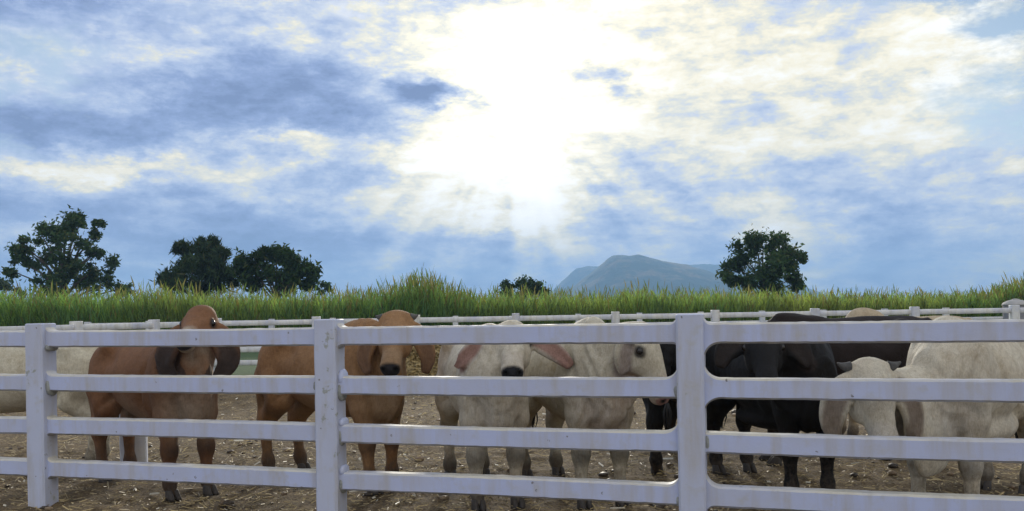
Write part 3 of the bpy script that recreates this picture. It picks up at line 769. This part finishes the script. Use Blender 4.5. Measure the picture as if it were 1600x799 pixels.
WHITE = (.76, .70, .55)
def cow(label, loc, yaw, s=1.0, coat=WHITE, poll=None, face=None, hs=1.1, ears=None, horns=None, hump=(.22, .085, .12), group='cattle in the pen', dome=0.0,
        legs=None, pale=None, knee=(.07, .06, .05), nose=(.025, .022, .024), earin=(.40, .24, .19), earback=None, rollh=0.0, tail=None, seed=1, girth=1.0, dark_head=0.0, roughness=1.0, belly=None, dewlap=1.0, h=.0135, drop=0.0, flap=(), earbase=(.055, .095, -.055)):
    loc = np.array([loc[0], loc[1], 0.0]); cy, sy = math.cos(yaw), math.sin(yaw)
    Rw = np.array([[cy, sy, 0], [-sy, cy, 0], [0, 0, 1]])          # world -> local
    def L(p): return (Rw @ (np.asarray(p, float) - loc)) / s
    def D(d): return Rw @ np.asarray(d, float)
    poll = L(poll); Fh = unit(D(face)); hs = hs / s
    hd = unit([Fh[0], Fh[1], 0]); Uh = -Fh[2] * hd + math.sqrt(max(0, 1 - Fh[2]**2)) * np.array([0, 0, 1]); Lh = np.cross(Uh, Fh)
    if rollh:
        c_, s_ = math.cos(rollh), math.sin(rollh); Uh, Lh = Uh*c_ + Lh*s_, Lh*c_ - Uh*s_
    AX = np.array([Fh, Lh, Uh])
    def H(f_, l_, u_): return poll + (Fh*f_ + Lh*l_ + Uh*u_) * hs
    # ---- bounds
    pts = [H(.6, 0, 0), H(-.15, 0, 0), [-1.0, -.42, 0], [1.0, .42, 1.62]]
    for side in (1, -1):
        for (o_, z_, f_) in ears[0 if side == 1 else 1]: pts.append(H(earbase[0], side*earbase[1], earbase[2]) + (Lh*side*o_ + np.array([0, 0, 1])*z_ + hd*f_) / s)
    pts = np.array(pts); lo = pts.min(0) - .15; hi = pts.max(0) + .15; lo[2] = .02
    G = Field(lo, hi, h / s)
    g = girth
    st = [(-.88, 1.10, .07, .09), (-.85, 1.10, .13, .16), (-.79, 1.09, .185, .22), (-.66, 1.07, .225, .275), (-.46, 1.03, .245*g, .305), (-.2, .985, .28*g, .35), (.05, .96, .295*g, .365), (.3, .955, .275*g, .37), (.5, .97, .245, .36),
          (.64, .985, .21, .325), (.76, .98, .165, .25), (.84, .97, .10, .17)]
    G.loft((0, 0, 0), np.eye(3), st, .05)
    for sd_ in (1, -1):
        G.ell((-.50, sd_*.175, 1.255), (.085, .065, .07), .09)               # hook bone
        G.ell((-.84, sd_*.085, 1.20), (.05, .04, .05), .08)                # pin bone
        G.ell((.50, sd_*.185, 1.02), (.15, .075, .27), .08)                # shoulder
        G.ell((-.64, sd_*.155, .98), (.19, .105, .27), .08)               # thigh
    G.ell((-.30, 0, 1.285), (.45, .06, .06), .08)                        # spine
    if hump:
        G.ell((.40, 0, 1.30), hump, .12, np.array([unit([1, 0, .35]), [0, 1, 0], unit([-.35, 0, 1])]))
        G.ell((.35, 0, 1.30 + hump[2]*.42), (hump[0]*.72, hump[1]*.9, hump[2]*.5), .09)
    # ---- legs
    lg = {'fl': (.62, .15), 'fr': (.62, -.15), 'hl': (-.70, .155), 'hr': (-.70, -.155)}
    lg.update(legs or {})
    knees = []; hoofs = []
    for nm, (x, y) in lg.items():
        sg_ = 1 if y > 0 or nm[1] == 'l' else -1
        if nm[0] == 'f':
            dx_ = x - .62; y0 = sg_*.165
            P = [(.56, y0, .90), (.57 + dx_*.15, y0*.98, .70), (.60 + dx_*.55, (y0+y)/2, .44), (.60 + dx_*.62, (y0+y)/2*1.0, .38), (.605 + dx_*.9, y, .155), (.61 + dx_*.95, y, .125), (.635 + dx_, y, .05)]
            G.chain(P, [.125, .105, .062, .058, .042, .047, .044], .045); G.ell((P[2][0] + .006, P[2][1], .415), (.060, .058, .07), .04)
            knees.append((P[2][0] + .02, P[2][1], .41)); knees.append((P[5][0], P[5][1], .12))
        else:
            dx_ = x + .70; y0 = sg_*.16
            P = [(-.60, y0, .86), (-.53 + dx_*.2, y0*1.08, .72), (-.74 + dx_*.7, (y0+y)/2, .50), (-.775 + dx_*.75, (y0+y)/2, .46), (-.735 + dx_*.95, y, .165), (-.73 + dx_, y, .13), (-.70 + dx_, y, .05)]
            G.chain(P, [.155, .120, .068, .056, .044, .049, .045], .05); G.ell((P[2][0] - .055, P[2][1], .52), (.042, .034, .058), .04)
            G.chain([(-.79, y0*.9, .92), P[3]], [.10, .05], .06)
            knees.append((P[5][0], P[5][1], .13))
        hoofs.append((P[6][0] + .012, P[6][1]))
    # ---- neck and head
    n0 = np.array([.50, 0, 1.09]); n2 = H(.03, 0, -.085); n1 = n0 + np.array([.30, 0, .10 + .25 * max(0, n2[2] - 1.2)]); n1 = n1 * .6 + (n0 + n2) / 2 * .4; n0 = n0 - np.array([0, 0, drop]); n1 = n1 - np.array([0, 0, drop*1.2]); n2 = n2 - np.array([0, 0, drop*.35])
    B = bez([n0, n1, n2], 9)
    for i in range(8):
        t0, t1 = i/8, (i+1)/8; tan = unit(B[i+1] - B[i]); latv = unit(np.cross([0, 0, 1], tan)); upv = np.cross(tan, latv)
        r0 = (.165*(1-t0) + .092*hs*t0); r1 = (.165*(1-t1) + .092*hs*t1)
        G.cone(B[i] + upv*.045*(1-t0), r0, B[i+1] + upv*.045*(1-t1), r1, .06)
        G.cone(B[i] - upv*(.10 - .05*t0), r0*.86, B[i+1] - upv*(.10 - .05*t1), r1*.86, .06)
    dl = bez([H(.20, 0, -.17), (H(.12, 0, -.30) + B[4])/2 - np.array([0, 0, .14]), (.80, 0, .74), (.58, 0, .60)], 12)
    for i in range(11):
        tan = unit(dl[i+1] - dl[i]); latv = unit(np.cross([.02, 0, 1], tan)) if abs(tan[2]) < .97 else np.array([0, 1.0, 0])
        if latv @ np.array([0, 1.0, 0]) < 0: latv = -latv
        nr = np.cross(tan, latv); t = i/10
        G.ell((dl[i] + dl[i+1])/2, (.075, .030 + .035*t*(1 if t > .5 else .6), (.085 + .075*math.sin(math.pi*min(1, t*1.15)))*dewlap), .055, np.array([tan, latv, nr]))
    G.ell((.70, 0, .74), (.13, .105, .15), .09)                           # brisket
    for (fc, fr) in flap: G.ell(fc, fr, .09)
    w = hs
    hst = np.array([(-.05, -.055, .045, .045), (-.02, -.065, .085, .08), (.04, -.082, .112, .108), (.13, -.090, .118, .122), (.20, -.085, .102, .115), (.28, -.076, .080, .094), (.36, -.072, .069, .078), (.43, -.070, .072, .070),
           (.475, -.074, .072, .064), (.505, -.080, .056, .048), (.52, -.082, .032, .028)]) * w
    G.loft(poll, AX, hst, .03, 2.3)
    if horns: G.ell(H(.0, 0, -.035), np.array([.052, .128, .050]) * w, .05, AX)
    if dome: G.ell(H(.045, 0, -.02), np.array([.11, .100, .070 + dome]) * w, .05, AX)
    for sd_ in (1, -1):
        G.ell(H(.145, sd_*.098, -.045), np.array([.045, .028, .034]) * w, .03, AX)     # brow
        G.ell(H(.175, sd_*.075, -.135), np.array([.105, .045, .075]) * w, .04, AX)     # cheek
        G.ell(H(.478, sd_*.042, -.050), np.array([.030, .027, .022]) * w, .02, AX)     # nostril rim
        G.ell(H(.500, sd_*.040, -.052), np.array([.020, .011, .010]) * w, .012, AX, True)
        G.ell(H(.148, sd_*.122, -.050), np.array([.020, .014, .014]) * w, .012, AX, True)
    G.ell(H(.45, 0, -.128), np.array([.055, .050, .028]) * w, .025, AX)      # lower lip
    # ---- ears
    earp = []
    for side, spec in ((1, ears[0]), (-1, ears[1])):
        base = H(earbase[0], side*earbase[1], earbase[2])
        pp = [base] + [base + (Lh*side*o_ + np.array([0, 0, 1.0])*z_ + hd*f_) / s for (o_, z_, f_) in spec]
        pp = np.array(pp)
        # resample
        cum = np.r_[0, np.cumsum(np.linalg.norm(np.diff(pp, axis=0), axis=1))]; tt = np.linspace(0, cum[-1], 40)
        Q = np.stack([np.interp(tt, cum, pp[:, c]) for c in range(3)], 1)
        for _ in range(14): Q[1:-1] = (Q[:-2] + 2*Q[1:-1] + Q[2:]) / 4
        nQ = len(Q)
        nrm0 = unit(hd * .9 + Lh*side*.30 + np.array([0, 0, .1]))
        for i in range(nQ):
            t = i/(nQ-1); tan = unit(Q[min(i+1, nQ-1)] - Q[max(i-1, 0)]); wd = unit(np.cross(tan, nrm0)); nr = np.cross(wd, tan)
            wdt = (.024 + .066 * math.sin(math.pi * min(1, (t*.86 + .06)) ** .8) ** .9) * (ears[2] if len(ears) > 2 else 1.0) / s
            G.ell(Q[i], (.030, wdt, .0155 / s + .012*(t < .12)), .016, np.array([tan, wd, nr]))
            for sg2 in (-1, 1): G.ell(Q[i] + wd*sg2*wdt*.72 + nr*.012, (.030, wdt*.34, .013 / s), .012, np.array([tan, wd, nr]))
        earp.append((Q, nrm0, cum[-1]))
    # ---- tail
    tl = tail or [(-.90, 0, 1.22), (-.955, .01, .95), (-.95, .02, .66)]
    TB = bez([(-.80, 0, 1.30), tl[0], tl[1], tl[2]], 9)
    G.chain(TB, np.linspace(.042, .018, 9), .03)
    if belly: G.ell((.02, 0, .60), belly, .06)                                # navel fold
    V, F = G.surface(); V = relax(V, F, 1, .4); N = vert_normals(V, F)
    # ---- folds and muscle unevenness
    r_ = np.random.default_rng(seed)
    neckc = B[3]
    axn = unit(B[6] - B[1]); along = (V - B[0]) @ axn; Ln = np.linalg.norm(B[-1] - B[0]); tn = along / Ln
    dist = np.linalg.norm(V - (B[0] + np.clip(along, 0, Ln)[:, None]*axn), axis=1)
    mneck = np.exp(-((tn - .45)/.35)**2) * np.clip(1.6 - dist/.28, 0, 1)
    nz = vnoise(V, 3.0, seed, 2)
    fold = np.sin(along*2*np.pi/.075 + nz*3.5 + V[:, 2]*5.0)
    disp = mneck * .0045 * fold * roughness
    mbris = np.exp(-(((V[:, 0] - .66)/.22)**2 + ((V[:, 2] - .75)/.22)**2 + (V[:, 1]/.3)**2))
    disp += mbris * .013 * np.sin((V[:, 1]*1.0 + vnoise(V, 4, seed+3, 2)*.10)*2*np.pi/.085 + V[:, 2]*3)
    disp += .013 * vnoise(V, 4.5, seed+5, 3) * np.clip((V[:, 2] - .45)/.2, 0, 1)
    rib = np.exp(-(((V[:, 0] + .02)/.30)**2 + ((V[:, 2] - .98)/.22)**2)); disp += rib * .0012 * np.sin((V[:, 0] + .12*V[:, 2])*2*np.pi/.095)
    ay = np.abs(V[:, 1]); sidem = np.clip((ay - .10)/.08, 0, 1); zz = V[:, 2]; xx = V[:, 0]
    wob = vnoise(V, 5, seed+12, 2)*.03
    disp -= .026 * sidem * np.exp(-((xx - .30 - .22*(zz - .95) + wob)/.035)**2) * np.clip((zz - .66)/.10, 0, 1) * np.clip((1.22 - zz)/.12, 0, 1)   # behind the shoulder
    disp -= .018 * sidem * np.exp(-((xx - .66 + .35*(zz - .95) + wob)/.030)**2) * np.clip((zz - .70)/.1, 0, 1) * np.clip((1.25 - zz)/.12, 0, 1)    # front of the shoulder
    disp -= .040 * sidem * np.exp(-(((xx + .33)/.11)**2 + ((zz - 1.16)/.075)**2))                                                              # flank hollow
    disp -= .030 * sidem * np.exp(-((xx + .42 - .55*(zz - .80) + wob)/.035)**2) * np.exp(-((zz - .80)/.13)**2)                                   # stifle fold
    disp -= .016 * np.exp(-(V[:, 1]/.03)**2) * np.exp(-((xx + .88)/.10)**2) * np.exp(-((zz - .95)/.2)**2)
    loose = np.clip(np.abs(np.sin(along*np.pi/.115 + nz*2.2 + V[:, 2]*2.2)), 0, 1)**.6
    disp += mneck * .016 * (loose - .6) * roughness
    near_head = np.linalg.norm(V - H(.2, 0, -.08), axis=1) < .36*w
    disp[near_head] *= .25
    V = V + N * disp[:, None]
    # ---- coat colours
    col = np.tile(np.array(coat, float), (len(V), 1))
    col *= (1 + .10 * vnoise(V, 2.2, seed+9, 3) )[:, None]
    def paint(c, rad, soft, cc, amt=1.0, ax=None, sc=(1, 1, 1)):
        q = V - np.asarray(c)
        if ax is not None: q = q @ ax.T
        d = np.linalg.norm(q / np.asarray(sc), axis=1) + .012*vnoise(V, 18, seed+1, 2); t = np.clip((rad - d)/soft + .5, 0, 1)[:, None]*amt
        col[:] = col*(1-t) + np.array(cc)*t
    if pale is not None:
        paint((.68, 0, .72), .26, .20, pale, .6); 
        for i in range(2, 10): paint(dl[i], .12, .10, pale, .5)
        for i in range(0, 5): paint(dl[i], .10, .06, pale, .65)
        paint((0, 0, .60), .30, .25, pale, .5)
        paint((-.62, 0, .72), .22, .16, pale, .7)
    if dark_head: paint(H(.15, 0, -.05), .33*w, .2, np.array(coat)*.55, dark_head)
    # colour of the coat itself: greyer shoulders and neck, dung-stained hindquarters
    st_ = np.clip((vnoise(V, 6.5, seed+21, 3) + .05)*2.2, 0, 1) * np.clip((-.40 - V[:, 0])/.2, 0, 1) * np.clip((1.15 - V[:, 2])/.25, 0, 1)
    col[:] = col*(1 - .45*st_[:, None]) + np.array([.10, .075, .045])*(.45*st_[:, None]) if coat[0] > .05 else col
    sh_ = np.exp(-(((V[:, 0] - .55)/.30)**2 + ((V[:, 2] - 1.05)/.35)**2))[:, None]*.22; col[:] = col*(1 - sh_*np.array([.9, 1.0, 1.1]))
    for k_ in knees:
        paint(k_, .085, .06, knee, .75)
    for (hx, hy) in hoofs: paint((hx, hy, .06), .08, .06, (.10, .08, .06), .7)
    for sd_ in (1, -1):
        paint(H(.15, sd_*.118, -.05), .042*w, .022, np.array([.018, .014, .012]), .9)
    if pale is not None: paint(H(.44, 0, -.07), .125*w, .05, np.clip(np.array(pale)*1.05, 0, .7), .75)
    paint(H(.515, 0, -.060), .088*w, .025, nose, 1.0, AX, (.75, 1.0, .62))
    for sd_ in (1, -1): paint(H(.505, sd_*.040, -.052), .020*w, .014, (.006, .006, .006))
    for (Q, nr, Le), sd_ in zip(earp, (1, -1)):
        d = np.full(len(V), 9.0); bi = np.zeros(len(V), int)
        for i in range(len(Q)):
            q = np.linalg.norm(V - Q[i], axis=1); u = q < d; d[u] = q[u]; bi[u] = i
        tpar = bi/(len(Q)-1); isear = (d < .105*(ears[2] if len(ears) > 2 else 1)) & (tpar > .12)
        inner = isear & ((N @ nr) > .15)
        if earback is not None:
            a_ = isear[:, None]*np.clip((tpar - .15)/.5, 0, 1)[:, None]; col[:] = col*(1-a_*.85) + np.array(earback)*a_*.85
        wd = np.clip((.088*(ears[2] if len(ears) > 2 else 1)**.5 - d)/.03, 0, 1)[:, None]*np.clip((tpar - .1)/.15, 0, 1)[:, None]
        a_ = inner[:, None]*wd; col[:] = col*(1-a_*.85) + np.array(earin)*a_*.85
        bs = inner[:, None]*np.clip((.06 - np.linalg.norm(V - Q[6], axis=1))/.03, 0, 1)[:, None]; col[:] = col*(1-bs*.8) + np.array([.05, .035, .03])*bs*.8
    # ---- objects
    root = empty('cow', tuple(loc), yaw); root.scale = (s, s, s); tag(root, label, 'cow', group)
    add('body', mesh('body', V, F, M_HIDE, True, np.clip(col, 0.004, .8)), root)
    for (hx, hy) in hoofs: add('hoof', HOOF, root, (hx, hy, 0))
    for sd_ in (1, -1):
        p = H(.148, sd_*.116, -.050); e = add('eye', EYE, root, tuple(p)); e.scale = (hs*1.15,)*3
    t_ = add('tail_tuft', TUFT, root, tuple(TB[-1]))
    if horns:
        hl, hr_, up_, fwd = horns
        for sd_ in (1, -1):
            b0 = H(-.005, sd_*.105, -.030)
            pth = bez([b0, b0 + (Lh*sd_*hl*.55)/s, b0 + (Lh*sd_*hl + np.array([0, 0, 1])*up_ + hd*fwd)/s], 8)
            rad = [hr_/s*(1-.86*(i/7)**1.3) for i in range(8)]
            v_, f_ = tube([tuple(q) for q in pth], rad, 12); add('horn', mesh('horn', [tuple(q) for q in v_], f_, M_HORN), root)
    return root

BROWN = (.235, .098, .042)
Z = 0
cow('red-brown cow with domed forehead and long curling dark ears, nearest the left post', (-3.24, 8.06), R(-41), 1.0, (.26, .125, .055), poll=(-2.655, 7.68, 1.585), face=(.02, -.92, -.37), hs=1.08, dome=.001,
    earbase=(.11, .105, -.105), ears=([(.07, -.06, .03), (.13, -.18, .06), (.16, -.29, .07), (.06, -.41, .08)], [(.06, -.06, .08), (.11, -.18, .14), (.14, -.30, .16), (.06, -.41, .16)], 1.08), earback=(.045, .032, .026), earin=(.05, .036, .030),
    pale=(.42, .35, .26), knee=(.018, .014, .012), hump=(.17, .07, .11), legs={'fl': (.66, .14), 'fr': (.60, -.17), 'hl': (-.74, .15), 'hr': (-.64, -.16)}, seed=3, belly=(.12, .05, .12),
    tail=[(-.95, 0, 1.2), (-1.0, -.02, .85), (-.93, -.06, .62)])
cow('light brown cow with black muzzle and small dark horns, right of the second post', (-1.66, 8.22), R(-39), 1.03, (.36, .20, .088), poll=(-.985, 7.62, 1.52), face=(-.02, -.74, -.67), hs=1.16, dome=0,
    ears=([(.06, -.05, .02), (.13, -.16, .04), (.165, -.28, .05), (.14, -.38, .06)], [(.06, -.05, .02), (.13, -.16, .05), (.16, -.29, .06), (.12, -.38, .08)], .82), earin=(.17, .095, .055),
    pale=(.36, .245, .14), knee=(.06, .04, .028), horns=(.060, .036, .02, .0), hump=(.24, .085, .13), legs={'fl': (.58, .17), 'fr': (.66, -.15), 'hl': (-.66, .17), 'hr': (-.72, -.15)}, seed=5, tail=[(-.97, 0, 1.2), (-1.02, .03, .85), (-.98, .06, .60)])
cow('white cow facing the camera with pink-lined ears held out sideways', (-.28, 7.58), R(-77), 1.0, WHITE, poll=(.0, 7.02, 1.44), face=(-.01, -.86, -.51), hs=1.18,
    ears=([(.08, -.05, .03), (.17, -.10, .05), (.25, -.165, .06), (.315, -.235, .06)], [(.08, -.05, .03), (.17, -.10, .05), (.25, -.165, .06), (.315, -.235, .06)], .84), earin=(.29, .135, .10), earback=(.58, .54, .46),
    pale=(.60, .53, .42), knee=(.055, .048, .04), hump=(.24, .09, .12), legs={'fl': (.60, .16), 'fr': (.60, -.15)}, seed=7, belly=(.14, .05, .10), nose=(.018, .018, .022))
cow('white cow with wrinkled neck turning its head right behind the third post', (.48, 7.60), R(-71), 1.02, (.67, .62, .48), poll=(1.02, 6.82, 1.395), face=(.30, -.22, -.93), hs=1.12,
    ears=([(.06, -.03, -.02), (.10, -.12, -.02), (.10, -.22, -.02)], [(.05, -.04, -.05), (.07, -.13, -.08), (.05, -.24, -.09)], .9), earin=(.36, .30, .27), pale=(.50, .40, .31), nose=(.42, .25, .21), knee=(.05, .045, .038),
    hump=(.24, .09, .12), seed=9, girth=1.05, roughness=1.5, legs={'fl': (.62, .15), 'fr': (.60, -.16)})
cow('black cow half hidden behind the third post and the nearer black cow', (1.66, 8.95), R(74), 1.0, (.007, .006, .0055), poll=(1.98, 10.15, 1.30), face=(.2, .7, -.7), hs=1.1,
    ears=([(.08, -.08, 0), (.12, -.2, 0), (.10, -.28, 0)],)*2, earin=(.02, .016, .014), knee=(.012, .010, .009), nose=(.01, .01, .01), seed=11, h=.018)
cow('black cow facing the camera with stout black legs, between third post and horned white cow', (2.19, 7.66), R(-77), 1.0, (.007, .006, .0055), hump=(.2, .08, .06), poll=(1.93, 6.93, 1.385), face=(-.12, -.72, -.68), hs=1.15,
    ears=([(.08, -.03, .0), (.17, -.10, .02), (.22, -.20, .03)], [(.08, -.03, .0), (.17, -.10, .02), (.20, -.20, .03)], .95), earin=(.030, .022, .018), knee=(.012, .010, .009), nose=(.012, .012, .012), seed=13, girth=1.18, belly=(.42, .25, .10),
    legs={'fl': (.63, .15), 'fr': (.60, -.15)})
cow('dark brown cow standing side-on behind the facing black cow', (3.22, 8.80), R(177), 1.05, (.020, .012, .009), poll=(2.22, 9.15, 1.25), face=(-.5, .5, -.7), hs=1.1,
    ears=([(.08, -.08, 0), (.12, -.2, 0), (.10, -.28, 0)],)*2, earin=(.03, .02, .018), knee=(.015, .012, .010), nose=(.012, .012, .012), seed=15, hump=(.22, .09, .07), h=.018)
cow('horned white cow with lowered head and hanging ears, at the right', (3.46, 6.74), R(225), 1.03, WHITE, poll=(2.37, 5.93, 1.14), face=(.0, -.54, -.84), hs=1.20,
    ears=([(.07, -.05, .02), (.13, -.16, .04), (.15, -.28, .05), (.12, -.37, .05)], [(.07, -.05, .02), (.14, -.16, .04), (.17, -.28, .05), (.15, -.37, .05)], .95), earin=(.20, .145, .105), pale=(.55, .50, .42), horns=(.085, .040, .032, .0),
    knee=(.35, .32, .27), hump=(.22, .09, .07), seed=17, girth=1.14, legs={'fl': (.60, .17), 'fr': (.66, -.16)}, roughness=1.3, dewlap=1.5, drop=.21, belly=(.55, .26, .15), flap=[((.98, .02, .60), (.20, .050, .24)), ((.78, 0, .56), (.20, .09, .20))])
cow('cream cow far back whose hump shows above the top rail', (4.40, 10.2), R(184), 1.03, (.60, .50, .34), poll=(3.15, 10.0, 1.10), face=(-.6, -.2, -.8), hs=1.1,
    ears=([(.08, -.08, 0), (.12, -.2, 0), (.10, -.28, 0)],)*2, pale=(.5, .45, .36), hump=(.20, .09, .15), seed=19, h=.018)
cow('pale cow side-on behind the left post, cut off by the picture edge', (-5.02, 9.25), R(182), .97, (.66, .61, .46), poll=(-6.2, 9.2, 1.2), face=(-.7, -.1, -.7), hs=1.1,
    ears=([(.08, -.08, 0), (.12, -.2, 0), (.10, -.28, 0)],)*2, pale=(.5, .45, .36), knee=(.3, .27, .22), seed=21, h=.016, girth=1.05)

# ------------------------------------------------------------------ haze
def haze():
    m = bpy.data.materials.new('pale_air'); m.use_nodes = True; b = NB(m.node_tree); b.n.clear()
    o = b.node('ShaderNodeOutputMaterial'); p = b.node('ShaderNodeVolumePrincipled'); b.l.new(p.outputs[0], o.inputs['Volume'])
    p.inputs['Color'].default_value = (.36, .63, 1.0, 1); p.inputs['Density'].default_value = .00034; p.inputs['Anisotropy'].default_value = .2
    v = [(x, y, z) for z in (-2.2, 205) for x, y in ((-4500, -600), (4500, -600), (4500, 4600), (-4500, 4600))]
    f = [(3, 2, 1, 0), (4, 5, 6, 7), (0, 1, 5, 4), (1, 2, 6, 5), (2, 3, 7, 6), (3, 0, 4, 7)]
    o = add('haze', mesh('haze', v, f, m, False)); o['kind'] = 'stuff'; tag(o, 'thin pale air between the pens and the hills', 'haze')
haze()
